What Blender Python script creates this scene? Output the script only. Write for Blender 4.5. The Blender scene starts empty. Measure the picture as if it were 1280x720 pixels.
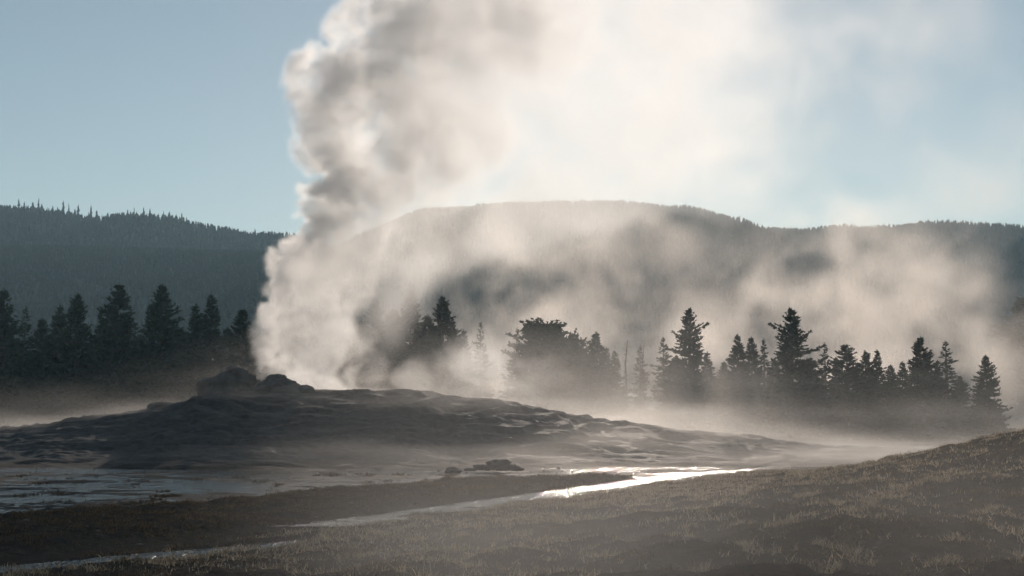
import bpy, bmesh, math, random
import numpy as np
from mathutils import Vector

sc = bpy.context.scene
COL = sc.collection
R = math.radians
rng = np.random.default_rng(7)
random.seed(7)

# ------------------------------------------------------------------ camera
CAMZ = 3.5
F = 1758.4                       # focal length in photo pixels (1280 wide)
PITCH = math.atan(150 / F)
cp, sp = math.cos(PITCH), math.sin(PITCH)

def pix(x, y, d):
    """world point at forward distance d (metres) for photo pixel x, y"""
    u, v = (x - 640) / F, (360 - y) / F
    Y = cp - sp * v
    Z = sp + cp * v
    return (u / Y * d, d, CAMZ + Z / Y * d)

def pxz(x, y, d):
    p = pix(x, y, d)
    return p[0], p[2]

cam = bpy.data.objects.new('camera', bpy.data.cameras.new('camera'))
COL.objects.link(cam)
cam.location = (0, 0, CAMZ)
cam.rotation_euler = (math.pi / 2 + PITCH, 0, 0)
cam.data.sensor_width = 36
cam.data.lens = 36 * F / 1280
cam.data.clip_start = 0.3
cam.data.clip_end = 20000
sc.camera = cam

# ------------------------------------------------------------------ light
SUNPX = (822, -8)
sx, sy, sz = pix(SUNPX[0], SUNPX[1], 1.0)
sdir = Vector((sx, sy, sz - CAMZ)).normalized()        # towards the sun
ELEV = math.asin(sdir.z)
AZ = math.atan2(sdir.x, sdir.y)
sun = bpy.data.objects.new('sun', bpy.data.lights.new('sun', 'SUN'))
COL.objects.link(sun)
sun.data.energy = 3.2
sun.data.angle = R(0.5)
sun.data.color = (1.0, 0.85, 0.72)
sun.rotation_euler = sdir.to_track_quat('Z', 'Y').to_euler()

w = bpy.data.worlds.new('World')
sc.world = w
w.use_nodes = True
nt = w.node_tree
bg = nt.nodes['Background']
sky = nt.nodes.new('ShaderNodeTexSky')
sky.sky_type = 'NISHITA'
sky.sun_disc = False
sky.sun_elevation = ELEV
sky.sun_rotation = AZ
sky.altitude = 2200
sky.air_density = 1.0
sky.dust_density = 0.35
sky.ozone_density = 1.0
wb = nt.nodes.new('ShaderNodeMix'); wb.data_type = 'RGBA'; wb.blend_type = 'MULTIPLY'      # warm white balance of the photograph
wb.inputs[0].default_value = 1.0
wb.inputs[7].default_value = (1.25, 1.08, 0.875, 1)
nt.links.new(sky.outputs[0], wb.inputs[6])
nt.links.new(wb.outputs[2], bg.inputs[0])
bg.inputs[1].default_value = 0.085

vs = sc.view_settings
vs.view_transform = 'Standard'
vs.look = 'None'
vs.gamma = 1
vs.use_curve_mapping = False
vs.exposure = 0.0
sc.render.engine = 'CYCLES'
cy = sc.cycles
cy.max_bounces = 10
cy.diffuse_bounces = 2
cy.glossy_bounces = 2
cy.transmission_bounces = 2
cy.transparent_max_bounces = 16
cy.volume_bounces = 5
cy.volume_step_rate = 1.0
cy.volume_max_steps = 256
cy.use_denoising = True
cy.denoiser = 'OPENIMAGEDENOISE'
cy.use_adaptive_sampling = True
cy.adaptive_threshold = 0.05
cy.sample_clamp_indirect = 6

# ------------------------------------------------------------------ noise
def _h(ix, iy, seed):
    n = (ix.astype(np.int64) * 374761393 + iy.astype(np.int64) * 668265263 + seed * 2147483647) & 0xFFFFFFFF
    n = ((n ^ (n >> 13)) * 1274126177) & 0xFFFFFFFF
    return ((n ^ (n >> 16)) & 0xFFFFFF) / float(0xFFFFFF) * 2 - 1

def vnoise(x, y, seed=0):
    x = np.asarray(x, float); y = np.asarray(y, float)
    ix, iy = np.floor(x), np.floor(y)
    fx, fy = x - ix, y - iy
    fx = fx ** 3 * (fx * (fx * 6 - 15) + 10); fy = fy ** 3 * (fy * (fy * 6 - 15) + 10)
    a, b = _h(ix, iy, seed), _h(ix + 1, iy, seed)
    c, d = _h(ix, iy + 1, seed), _h(ix + 1, iy + 1, seed)
    return (a + (b - a) * fx) + ((c + (d - c) * fx) - (a + (b - a) * fx)) * fy

def fbm(x, y, octv=4, seed=0, gain=0.5):
    s, a, t = 0, 1, 0
    for o in range(octv):
        s = s + a * vnoise(x * 2 ** o + 17.3 * o, y * 2 ** o - 9.1 * o, seed + o)
        t += a; a *= gain
    return s / t

def sstep(a, b, x):
    t = np.clip((x - a) / (b - a), 0, 1)
    return t * t * (3 - 2 * t)

def _mat1(n, size, cell, rs):
    """Catmull-Rom interpolation matrix from a random lattice to n samples"""
    m = int(math.ceil(size / cell)) + 5
    t = np.linspace(0, size / cell, n) + 1 + rs
    i = np.floor(t).astype(int); f = t - i
    M = np.zeros((n, m + 2), np.float32)
    wts = (-0.5 * f + f ** 2 - 0.5 * f ** 3, 1 - 2.5 * f ** 2 + 1.5 * f ** 3,
           0.5 * f + 2 * f ** 2 - 1.5 * f ** 3, -0.5 * f ** 2 + 0.5 * f ** 3)
    for k in range(4):
        M[np.arange(n), np.clip(i - 1 + k, 0, m + 1)] += wts[k]
    return M

def noise3(shape, size, cell, seed, aniso=(1, 1, 1)):
    g = np.random.default_rng(seed)
    Ms = [_mat1(shape[k], size[k], cell * aniso[k], g.random()) for k in range(3)]
    lat = g.standard_normal([M.shape[1] for M in Ms]).astype(np.float32)
    o = np.einsum('ai,ijk->ajk', Ms[0], lat, optimize=True)
    o = np.einsum('bj,ajk->abk', Ms[1], o, optimize=True)
    return np.einsum('ck,abk->abc', Ms[2], o, optimize=True) * 0.75

def fbm3(shape, size, cell, octv, seed, gain=0.5, aniso=(1, 1, 1), billow=False):
    s, a, t = 0, 1.0, 0
    for o in range(octv):
        n = noise3(shape, size, cell / 2 ** o, seed + o, aniso)
        s = s + a * (np.abs(n) * 1.6 - 0.7 if billow else n)
        t += a * a; a *= gain
    return s / math.sqrt(t)

def gather3(A, qx, qy, qz):
    """trilinear lookup of A at fractional indices"""
    nx, ny, nz = A.shape
    qx = np.clip(qx, 0, nx - 1.001); qy = np.clip(qy, 0, ny - 1.001); qz = np.clip(qz, 0, nz - 1.001)
    ix, iy, iz = qx.astype(np.int32), qy.astype(np.int32), qz.astype(np.int32)
    fx, fy, fz = qx - ix, qy - iy, qz - iz
    B = A.ravel(); k = (ix * ny + iy) * nz + iz
    sx_, sy_ = ny * nz, nz
    def lz(o): return B[k + o] * (1 - fz) + B[k + o + 1] * fz
    def ly(o): return lz(o) * (1 - fy) + lz(o + sy_) * fy
    return (ly(0) * (1 - fx) + ly(sx_) * fx).astype(np.float32)

# ------------------------------------------------------------------ helpers
def new_mesh(name, V, Fc, mats=(), parent=None, smooth=False, loc=None):
    me = bpy.data.meshes.new(name)
    V = np.asarray(V, np.float32).reshape(-1, 3)
    if isinstance(Fc, np.ndarray):
        k = Fc.shape[1]
        me.vertices.add(len(V)); me.vertices.foreach_set('co', V.ravel())
        me.loops.add(Fc.size); me.polygons.add(len(Fc))
        me.loops.foreach_set('vertex_index', Fc.ravel().astype(np.int32))
        me.polygons.foreach_set('loop_start', np.arange(0, Fc.size, k, dtype=np.int32))
        me.update(calc_edges=True)
    else:
        me.from_pydata([tuple(v) for v in V], [], Fc)
    for m in mats:
        me.materials.append(m)
    if smooth:
        me.polygons.foreach_set('use_smooth', np.ones(len(me.polygons), bool))
    ob = bpy.data.objects.new(name, me)
    COL.objects.link(ob)
    if parent is not None:
        ob.parent = parent
    if loc is not None:
        ob.location = loc
    return ob

def tag(o, label=None, cat=None, group=None, kind=None):
    if label: o['label'] = label
    if cat: o['category'] = cat
    if group: o['group'] = group
    if kind: o['kind'] = kind
    return o

class NT:
    def __init__(self, name):
        self.m = bpy.data.materials.new(name); self.m.use_nodes = True
        self.t = self.m.node_tree
        self.b = self.t.nodes.get('Principled BSDF'); self.o = self.t.nodes.get('Material Output')
    def n(self, typ, **kw):
        q = self.t.nodes.new(typ)
        for k, v in kw.items(): setattr(q, k, v)
        return q
    def l(self, a, b): self.t.links.new(a, b)
    def noise(self, scale, detail=4, rough=0.55, vec=None, dist=0):
        q = self.n('ShaderNodeTexNoise')
        q.inputs['Scale'].default_value = scale; q.inputs['Detail'].default_value = detail
        q.inputs['Roughness'].default_value = rough; q.inputs['Distortion'].default_value = dist
        if vec is not None: self.l(vec, q.inputs['Vector'])
        return q.outputs['Fac']
    def pos(self, scale=None):
        g = self.n('ShaderNodeTexCoord').outputs['Object']
        if scale:
            mp = self.n('ShaderNodeMapping'); mp.inputs['Scale'].default_value = scale
            self.l(g, mp.inputs['Vector']); g = mp.outputs[0]
        return g
    def ramp(self, fac, stops):
        q = self.n('ShaderNodeValToRGB'); e = q.color_ramp.elements
        while len(e) < len(stops): e.new(0.5)
        for s, (p, c) in zip(e, stops):
            s.position = p; s.color = (*c, 1) if not isinstance(c, (int, float)) else (c, c, c, 1)
        self.l(fac, q.inputs[0]); return q.outputs[0]
    def mix(self, fac, a, b, mode='MIX'):
        q = self.n('ShaderNodeMix', data_type='RGBA', blend_type=mode)
        for s, v in ((q.inputs[0], fac), (q.inputs[6], a), (q.inputs[7], b)):
            if isinstance(v, (int, float)): s.default_value = v
            elif isinstance(v, tuple): s.default_value = (*v, 1)
            else: self.l(v, s)
        return q.outputs[2]
    def math(self, op, a, b=None):
        q = self.n('ShaderNodeMath', operation=op)
        for s, v in zip(q.inputs, (a, b)):
            if v is None: continue
            if isinstance(v, (int, float)): s.default_value = v
            else: self.l(v, s)
        return q.outputs[0]
    def attr(self, name):
        q = self.n('ShaderNodeAttribute'); q.attribute_name = name
        return q.outputs['Fac']
    def bump(self, h, strength, dist):
        q = self.n('ShaderNodeBump'); q.inputs['Strength'].default_value = strength
        q.inputs['Distance'].default_value = dist
        self.l(h, q.inputs['Height']); self.l(q.outputs[0], self.b.inputs['Normal'])

# ------------------------------------------------------------------ terrain heights
SIL = np.array([(-300, 560), (-120, 548), (0, 537), (60, 531), (110, 521), (150, 514), (200, 508), (240, 497), (262, 489), (300, 485),
                (345, 486), (390, 487), (500, 487), (530, 487), (560, 494), (620, 502), (700, 515), (800, 531),
                (900, 545), (1000, 555), (1150, 561), (1400, 561)], float)
DC = 100.0
_sil_x = np.array([pix(a, b, DC)[0] for a, b in SIL])
_sil_z = np.array([pix(a, b, DC)[2] for a, b in SIL])

STREAM = np.array([(20, -18.5), (30, -13.0), (40, -7.6), (47, -3.5), (55, 0.2), (63, 4.0), (71, 7.8), (84, 15.2), (105, 25.5), (128, 36.0), (200, 70.0)], float)
def stream_x(y):
    return np.interp(y, STREAM[:, 0], STREAM[:, 1])

def mound_z(x, y):
    xx = x * DC / np.maximum(y, 40)                       # silhouette holds along sight lines near the crest only
    xx = np.where(np.abs(y - DC) < 30, x, x)
    crest = np.maximum(np.interp(xx, _sil_x, _sil_z), 0.0)
    wob = 2.6 * vnoise(x / 9.0, x * 0 + 3.3, 5) + 1.0 * vnoise(x / 3.1, x * 0 + 1.3, 6)
    front = 82 + wob * 0.7 + 6.0 * sstep(6, 30, x)
    t = np.clip((y - front) / (DC - front), 0, 1)
    p = np.where(y <= DC, sstep(0, 1, t) * 0.55 + 0.45 * t ** 0.8 * (t > 0), 1 - sstep(0, 1, (y - DC - 3) / 26))
    z = crest * np.clip(p, 0, 1)
    # lumpy terraces
    k = np.clip(z / 1.0, 0, 1) * np.where(y > DC + 2, 0.4, 1)
    z = z + k * (0.42 * fbm(x / 8.5, y / 3.0, 4, 21) + 0.22 * np.abs(fbm(x / 2.8, y / 1.3, 3, 31)) - 0.10)
    z = z + k * (0.13 * fbm(x / 1.1, y / 0.6, 3, 35) + 0.05 * fbm(x / 0.4, y / 0.25, 2, 38))
    st = 0.58
    wv = 0.9 * vnoise(x / 8, y / 6, 41) + 0.35 * vnoise(x / 2.7, y / 2.1, 42)
    ph = (z + wv) / st
    fr = ph - np.floor(ph)
    ter = (np.floor(ph) + sstep(0.25, 0.95, fr)) * st - wv
    z = z + (ter - z) * 0.8 * k * sstep(0.25, 0.75, 0.5 + 0.9 * vnoise(x / 9, y / 5, 43))
    return z

def bank_z(x, y):
    s = x - stream_x(y)
    r = 2.6 * sstep(5.2, 23, s) * (0.30 + 0.70 * sstep(26, 60, y)) * (1 - 0.85 * sstep(66, 100, y))
    r = r + 0.10 * sstep(1.5, 3.0, s) * (1 - sstep(66, 85, y))
    far = sstep(24, 45, s) * 1.6 * (1 - sstep(70, 110, y)) * sstep(30, 55, y)
    lump = sstep(2.5, 8, s) * (1 - sstep(70, 95, y)) * (0.32 * fbm(x / 3.4, y / 3.0, 4, 61) + 0.16 * fbm(x / 1.1, y / 0.9, 3, 66))
    clod = (sstep(1.5, 4, s) * (1 - sstep(70, 95, y)) + (y < 52) * (s < -1.5)) * (np.hypot(x, y) < 96) * (0.075 * fbm(x / 0.55, y / 0.5, 3, 68) + 0.04 * np.abs(vnoise(x / 0.28, y / 0.28, 69)))
    return r + far + lump + clod

def creek2(x, y):
    """second runoff thread at the bottom left: distance from its centre line"""
    yc = 36.8 + 1.22 * (x + 5.7) + 0.5 * vnoise(x / 1.6, x * 0, 71)
    return yc

def bank_edge(x):
    return np.interp(x, [-40, -16.6, -11, -5.7, -2], [41, 45.6, 50, 62, 70]) + 1.6 * vnoise(x / 2.3, x * 0 + 9, 81)

def ground_z(x, y):
    x = np.asarray(x, float); y = np.asarray(y, float)
    z = 0.045 * fbm(x / 6, y / 4, 4, 51) + 0.055 * fbm(x / 1.7, y / 1.0, 4, 55) * (np.hypot(x, y) < 140) + 0.02 * fbm(x / 0.45, y / 0.4, 2, 58) * (np.hypot(x, y) < 95)
    z = z + mound_z(x, y) + bank_z(x, y)
    s = x - stream_x(y)
    wdt = stream_w(y)
    z = z - 0.095 * (1 - sstep(0.8, 1.5, np.abs(s + 0.2) / wdt)) * sstep(44, 47, y) * (y < 140)
    # dark bank strip between wet flat and the two threads
    z = z + 0.055 * np.maximum(vnoise(x / 0.9, y / 1.6, 57), 0) * (np.abs(s + 0.2) < wdt) * (y > 46) * (y < 130)      # gravel bars breaking the runoff
    left = sstep(0.6, 2.2, -s) 
    ye = bank_edge(x)
    strip = (1 - sstep(ye - 1.5, ye + 1.0, y)) * sstep(-2, 1, y - creek2(x, x)) * (y > 28)
    z = z + 0.20 * strip * left * (1 + 0.4 * fbm(x / 2.0, y / 1.5, 3, 83))
    d2 = np.abs(y - creek2(x, x)) * 0.62
    inn = 1 - sstep(-6.2, -4.8, x)
    z = z - 0.24 * (1 - sstep(0.5, 1.0, d2)) * inn
    near = (1 - sstep(-2.2, -0.6, y - creek2(x, x))) * left * (y < 40)
    z = z + near * (0.14 + 0.10 * fbm(x / 1.8, y / 1.8, 3, 84))
    # gentle rise far away to the foot of the hills
    z = z + 6 * sstep(260, 700, np.hypot(x, y))
    return z

def stream_w(y):
    return np.interp(y, [40, 47, 55, 63, 71, 80, 90, 128], [0.25, 0.38, 0.62, 0.70, 0.78, 0.70, 0.6, 0.9])

def build_ground():
    a_in = np.linspace(-30, 30, 900)
    a_out = np.concatenate([np.linspace(30, 330, 75)[1:-1]])
    ang = np.radians(np.concatenate([a_in, a_out]))
    rad = np.concatenate([np.linspace(0.5, 18, 26)[:-1], np.linspace(18, 60, 330)[:-1], np.linspace(60, 112, 360)[:-1],
                          np.linspace(112, 140, 60)[:-1], np.geomspace(140, 6000, 60)])
    A, Rr = np.meshgrid(ang, rad, indexing='ij')
    X, Y = np.sin(A) * Rr, np.cos(A) * Rr
    Z = ground_z(X, Y)
    na, nr = A.shape
    V = np.stack([X, Y, Z], -1).reshape(-1, 3)
    i = np.arange(na)[:, None]; j = np.arange(nr - 1)[None, :]
    i2 = (i + 1) % na
    q = np.stack([i * nr + j + 0 * i, i * nr + j + 1, i2 * nr + j + 1, i2 * nr + j], -1).reshape(-1, 4)
    V = np.vstack([V, [[0, 0, float(ground_z(0, 0))]]])
    c = len(V) - 1
    tri = np.array([[c, c, 0, 0]])
    g = new_mesh('ground', V, q.astype(np.int32)[:, ::-1].copy(), smooth=True)
    s = V[:, 0] - stream_x(V[:, 1])
    at = g.data.attributes.new('grassy', 'FLOAT', 'POINT')
    ye = bank_edge(V[:, 0])
    gr = sstep(0.5, 2.5, s) * (1 - sstep(75, 95, V[:, 1])) + (1 - sstep(ye - 1, ye + 1.5, V[:, 1])) + sstep(112, 135, V[:, 1])
    at.data.foreach_set('value', np.clip(gr, 0, 1).astype(np.float32))
    wet = (1 - np.clip(gr, 0, 1)) * (1 - sstep(0.05, 0.55, V[:, 2])) * (1 - sstep(86, 100, V[:, 1]))
    g.data.attributes.new('wet', 'FLOAT', 'POINT').data.foreach_set('value', wet.astype(np.float32))
    m = NT('geyserite_ground')
    p = m.pos()
    n1 = m.noise(0.35, 6, 0.6, m.pos((1, 1.6, 3)))
    n2 = m.noise(2.2, 6, 0.65, p)
    n3 = m.noise(9.0, 4, 0.7, p)
    sint = m.ramp(n1, [(0.3, (0.060, 0.060, 0.061)), (0.5, (0.100, 0.096, 0.093)), (0.68, (0.17, 0.16, 0.15))])
    sint = m.mix(0.5, sint, m.ramp(n2, [(0.3, (0.05, 0.05, 0.052)), (0.55, (0.12, 0.11, 0.10)), (0.7, (0.19, 0.175, 0.155))]))
    soil = m.ramp(n2, [(0.3, (0.030, 0.026, 0.023)), (0.55, (0.056, 0.049, 0.044)), (0.75, (0.10, 0.083, 0.068))])
    soil = m.mix(m.ramp(n3, [(0.45, 0.0), (0.7, 0.5)]), soil, (0.12, 0.10, 0.075))
    mat_ = m.ramp(m.noise(0.9, 5, 0.65, m.pos((0.6, 1.4, 1))), [(0.35, (0.020, 0.021, 0.022)), (0.52, (0.038, 0.032, 0.027)), (0.66, (0.075, 0.052, 0.034)), (0.75, (0.11, 0.105, 0.10))])
    sint = m.mix(m.attr('wet'), sint, mat_)
    c = m.mix(m.attr('grassy'), sint, soil)
    m.l(c, m.b.inputs['Base Color'])
    ro = m.ramp(n1, [(0.35, 0.62), (0.6, 0.85)])
    m.l(ro, m.b.inputs['Roughness'])
    m.l(m.ramp(m.attr('grassy'), [(0.0, 0.12), (1.0, 0.0)]), m.b.inputs['Specular IOR Level'])
    h = m.math('ADD', m.math('MULTIPLY', n2, 0.6), m.math('MULTIPLY', n3, 0.4))
    h = m.math('ADD', h, m.math('MULTIPLY', m.noise(3.0, 5, 0.7, m.pos((0.6, 1.2, 5.0))), 1.1))
    m.bump(h, 0.85, 0.16)
    g.data.materials.append(m.m)
    tag(g, kind='structure')
    return g

build_ground()

# ------------------------------------------------------------------ water
def water_mat(name, dist):
    m = NT(name)
    m.b.inputs['Base Color'].default_value = (0.020, 0.022, 0.022, 1)
    m.b.inputs['Roughness'].default_value = 0.06
    m.b.inputs['IOR'].default_value = 1.33
    a = m.noise(6.0, 3, 0.7, m.pos((1.0, 0.7, 1)))
    b = m.noise(1.7, 3, 0.6, m.pos((1.0, 0.4, 1)))
    h = m.math('ADD', m.math('MULTIPLY', a, 0.4), m.math('MULTIPLY', b, 1.8))
    m.bump(h, 1.0, dist)
    return m.m
WATER = water_mat('runoff_water', 0.20)
POOL = water_mat('pool_water', 0.075)

def grid_sheet(name, xs, ys, zf, warp=None, mat=None):
    X, Y = np.meshgrid(xs, ys, indexing='ij')
    if warp: X, Y = warp(X, Y)
    Z = zf(X, Y)
    nx, ny = X.shape
    i = np.arange(nx - 1)[:, None]; j = np.arange(ny - 1)[None, :]
    q = np.stack([i * ny + j, (i + 1) * ny + j, (i + 1) * ny + j + 1, i * ny + j + 1], -1).reshape(-1, 4)
    o = new_mesh(name, np.stack([X, Y, Z], -1).reshape(-1, 3), q.astype(np.int32), (mat or WATER,), smooth=True)
    return tag(o, kind='structure')

grid_sheet('water', np.linspace(-60, 12, 90), np.linspace(42, 84.5, 60), lambda X, Y: 0 * X + 0.012, None, POOL)
def strm(T, W):
    y = T; x = stream_x(y) - 0.2 + W * stream_w(y) * (1.2 + 0.25 * vnoise(y / 1.7, y * 0, 91))
    return x, y
grid_sheet('stream', np.linspace(46, 139, 400), np.linspace(-1, 1, 7), lambda X, Y: 0 * X - 0.045 + 0.0 * Y, strm)
def strm2(T, W):
    return T, creek2(T, T) + W * 1.5
grid_sheet('stream', np.linspace(-15, -4.9, 120), np.linspace(-1, 1, 5), lambda X, Y: 0 * X + 0.015, strm2)
grid_sheet('water', np.linspace(22, 52, 60), np.linspace(104, 140, 40), lambda X, Y: 0 * X - 0.012)

# ------------------------------------------------------------------ rocks
def rock_mat(name, c0, c1):
    m = NT(name)
    n = m.noise(1.6, 6, 0.65, m.pos()); f = m.noise(7, 4, 0.7, m.pos())
    m.l(m.ramp(n, [(0.3, c0), (0.7, c1)]), m.b.inputs['Base Color'])
    m.b.inputs['Roughness'].default_value = 0.8
    m.b.inputs['Specular IOR Level'].default_value = 0.25
    m.bump(m.math('ADD', n, m.math('MULTIPLY', f, 0.5)), 0.8, 0.15)
    return m.m
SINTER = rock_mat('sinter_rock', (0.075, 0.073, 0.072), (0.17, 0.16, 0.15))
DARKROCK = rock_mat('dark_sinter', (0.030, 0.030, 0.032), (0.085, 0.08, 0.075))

def lumpy(name, loc, size, seed, mat, amp=0.22, freq=1.6, sub=5, lobes=()):
    bm = bmesh.new()
    bmesh.ops.create_icosphere(bm, subdivisions=sub, radius=1)
    V = np.array([v.co[:] for v in bm.verts]); Fc = np.array([[v.index for v in f.verts] for f in bm.faces], np.int32)
    bm.free()
    D = V.copy()
    n = fbm(V[:, 0] * freq + 5 * seed, V[:, 1] * freq + V[:, 2] * freq * 1.3, 4, seed) + 0.6 * fbm(V[:, 2] * freq * 1.2 + seed, V[:, 0] * freq - V[:, 1] * freq, 4, seed + 9)
    r = 1 + amp * n + 0.10 * np.abs(fbm(V[:, 0] * 5 + V[:, 2] * 3 + seed, V[:, 1] * 5 - V[:, 2] * 4, 4, seed + 20)) - 0.04
    for (dx, dy, dz, wd, a) in lobes:
        dd = np.array([dx, dy, dz]) / np.linalg.norm((dx, dy, dz))
        r = r + a * np.exp(-((1 - V @ dd) / wd) ** 2)
    D = D * r[:, None] * np.array(size)
    D[:, 2] = np.where(D[:, 2] < -0.35 * size[2], -0.35 * size[2] + (D[:, 2] + 0.35 * size[2]) * 0.15, D[:, 2])
    return new_mesh(name, D, Fc, (mat,), smooth=True, loc=loc)

x, z = pxz(290, 490, 100.5)
o = lumpy('sinter_boulder', (x, 100.5, z), (1.75, 1.7, 1.62), 3, SINTER, 0.30, 1.5, lobes=((0.55, -0.2, 0.8, 0.22, 0.10), (-0.95, -0.3, 0.05, 0.3, 0.30), (-0.5, -0.2, 0.8, 0.2, -0.08)))
tag(o, 'largest rounded grey sinter boulder on the mound crest, left of the steam', 'boulder', 'boulders on the mound crest')
x, z = pxz(347, 491, 100.0)
o = lumpy('sinter_boulder', (x, 100.0, z), (1.55, 1.5, 1.12), 12, SINTER, 0.28, 1.4, lobes=((-0.1, 0, 1, 0.12, 0.14), (1, -0.2, -0.1, 0.25, 0.25), (-1, -0.2, -0.1, 0.25, 0.25)))
tag(o, 'pointed grey sinter boulder at the foot of the steam column', 'boulder', 'boulders on the mound crest')
x, z = pxz(380, 488, 99.6)
o = lumpy('sinter_boulder', (x, 99.6, z), (0.75, 0.7, 0.42), 21, SINTER, 0.2, 1.5, 4)
tag(o, 'small low sinter boulder at the right end of the crest boulders', 'boulder', 'boulders on the mound crest')
x, z = pxz(318, 484, 101.2)
o = lumpy('sinter_boulder', (x, 101.2, z), (0.7, 0.7, 0.62), 27, SINTER, 0.2, 1.5, 4)
tag(o, 'small sinter boulder wedged between the two big crest boulders', 'boulder', 'boulders on the mound crest')
x, z = pxz(205, 511, 98.5)
o = lumpy('sinter_boulder', (x, 98.5, z), (1.3, 1.2, 0.5), 33, SINTER, 0.25, 1.5, 4)
tag(o, 'low flat sinter boulder on the left shoulder of the mound', 'boulder', 'boulders on the mound crest')

def rockheap():
    r = bpy.data.objects.new('rock_heap', None); COL.objects.link(r)
    r.location = (*pix(622, 588, 77)[:2], 0.18)
    tag(r, 'dark low heap of sinter rock standing in the wet flat before the mound', 'rock')
    r.scale = (0.82, 0.82, 0.80)
    spec = [(0.0, 0, 0.16, 0.75, 0.6, 0.42, 41), (0.85, -0.1, 0.06, 0.6, 0.5, 0.30, 42), (-0.95, 0.1, 0.05, 0.62, 0.5, 0.26, 43), (0.42, 0.2, 0.40, 0.45, 0.4, 0.24, 44),
            (-0.25, 0.1, 0.42, 0.38, 0.35, 0.22, 45), (-1.75, 0, -0.05, 0.45, 0.4, 0.15, 46), (1.35, 0.1, -0.05, 0.35, 0.3, 0.18, 47), (-0.55, -0.3, 0.02, 0.4, 0.35, 0.22, 48), (0.3, -0.35, 0.0, 0.42, 0.35, 0.2, 49)]
    for (a, b, c, s1, s2, s3, sd) in spec:
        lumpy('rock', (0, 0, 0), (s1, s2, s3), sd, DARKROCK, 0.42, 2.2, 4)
        q = bpy.context.scene.objects[-1] if False else COL.objects[-1]
        q.parent = r; q.location = (a, b, c)
rockheap()
p = pix(566, 590, 77)
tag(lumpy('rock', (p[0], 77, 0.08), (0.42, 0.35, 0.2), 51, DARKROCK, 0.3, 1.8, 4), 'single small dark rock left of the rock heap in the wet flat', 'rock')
p = pix(430, 609, 62)
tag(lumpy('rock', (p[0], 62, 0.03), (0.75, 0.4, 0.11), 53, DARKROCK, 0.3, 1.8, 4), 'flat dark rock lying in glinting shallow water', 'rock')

# ------------------------------------------------------------------ trees
def leaf_mat(name, c0, c1):
    m = NT(name)
    n = m.noise(0.9, 3, 0.6, m.pos())
    c = m.ramp(n, [(0.3, c0), (0.7, c1)])
    m.l(c, m.b.inputs['Base Color']); m.b.inputs['Roughness'].default_value = 0.7
    m.b.inputs['Specular IOR Level'].default_value = 0.15
    return m.m
NEEDLE = leaf_mat('needles', (0.022, 0.036, 0.020), (0.050, 0.068, 0.032))
NEEDLE2 = leaf_mat('needles_far', (0.028, 0.040, 0.026), (0.052, 0.066, 0.038))
def bark_mat():
    m = NT('bark'); n = m.noise(6, 4, 0.6, m.pos((1, 1, 0.2)))
    m.l(m.ramp(n, [(0.3, (0.05, 0.038, 0.03)), (0.7, (0.13, 0.10, 0.08))]), m.b.inputs['Base Color'])
    m.b.inputs['Roughness'].default_value = 0.9
    return m.m
BARK = bark_mat()

def tube(path, radii, k=6):
    path = [Vector(p) for p in path]; V, Fc = [], []
    for i, p in enumerate(path):
        d = (path[min(i + 1, len(path) - 1)] - path[max(i - 1, 0)]).normalized()
        u = d.cross(Vector((0.3, 1, 0.1))).normalized(); v = d.cross(u)
        for a in range(k):
            t = 2 * math.pi * a / k
            V.append(p + (u * math.cos(t) + v * math.sin(t)) * radii[i])
        if i:
            for a in range(k):
                b = (a + 1) % k
                Fc.append(((i - 1) * k + a, (i - 1) * k + b, i * k + b, i * k + a))
    Fc.append(tuple(range(k))); Fc.append(tuple((len(path) - 1) * k + a for a in range(k)))
    return V, Fc

def sprays(starts, dirs, lens, wid, g, n_per, droop=0.15, spread=0.75):
    """needle sprays along branches: quads (diamonds) round each branch"""
    out = []
    for s, d, L in zip(starts, dirs, lens):
        n = max(3, int(n_per * L))
        t = g.uniform(0.12, 1.0, n) ** 0.8
        base = s + d * (t * L)[:, None]
        base[:, 2] += -droop * L * np.sin(t * math.pi * 0.75) + 0.10 * L * t ** 3
        dd = d + g.normal(0, spread, (n, 3)) * np.array([1, 1, 0.75]) + np.array([0, 0, 0.12])
        dd /= np.linalg.norm(dd, axis=1)[:, None]
        l = wid * g.uniform(0.7, 1.5, n) * (1.25 - 0.6 * t)
        side = np.cross(dd, g.normal(0, 1, (n, 3))); side /= np.linalg.norm(side, axis=1)[:, None] + 1e-6
        tip = base + dd * l[:, None] * 1.5
        mid = base + dd * l[:, None] * 0.6
        w_ = (l * 0.42)[:, None]
        out.append(np.stack([base, mid + side * w_, tip, mid - side * w_], 1))
    return np.concatenate(out)

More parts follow.
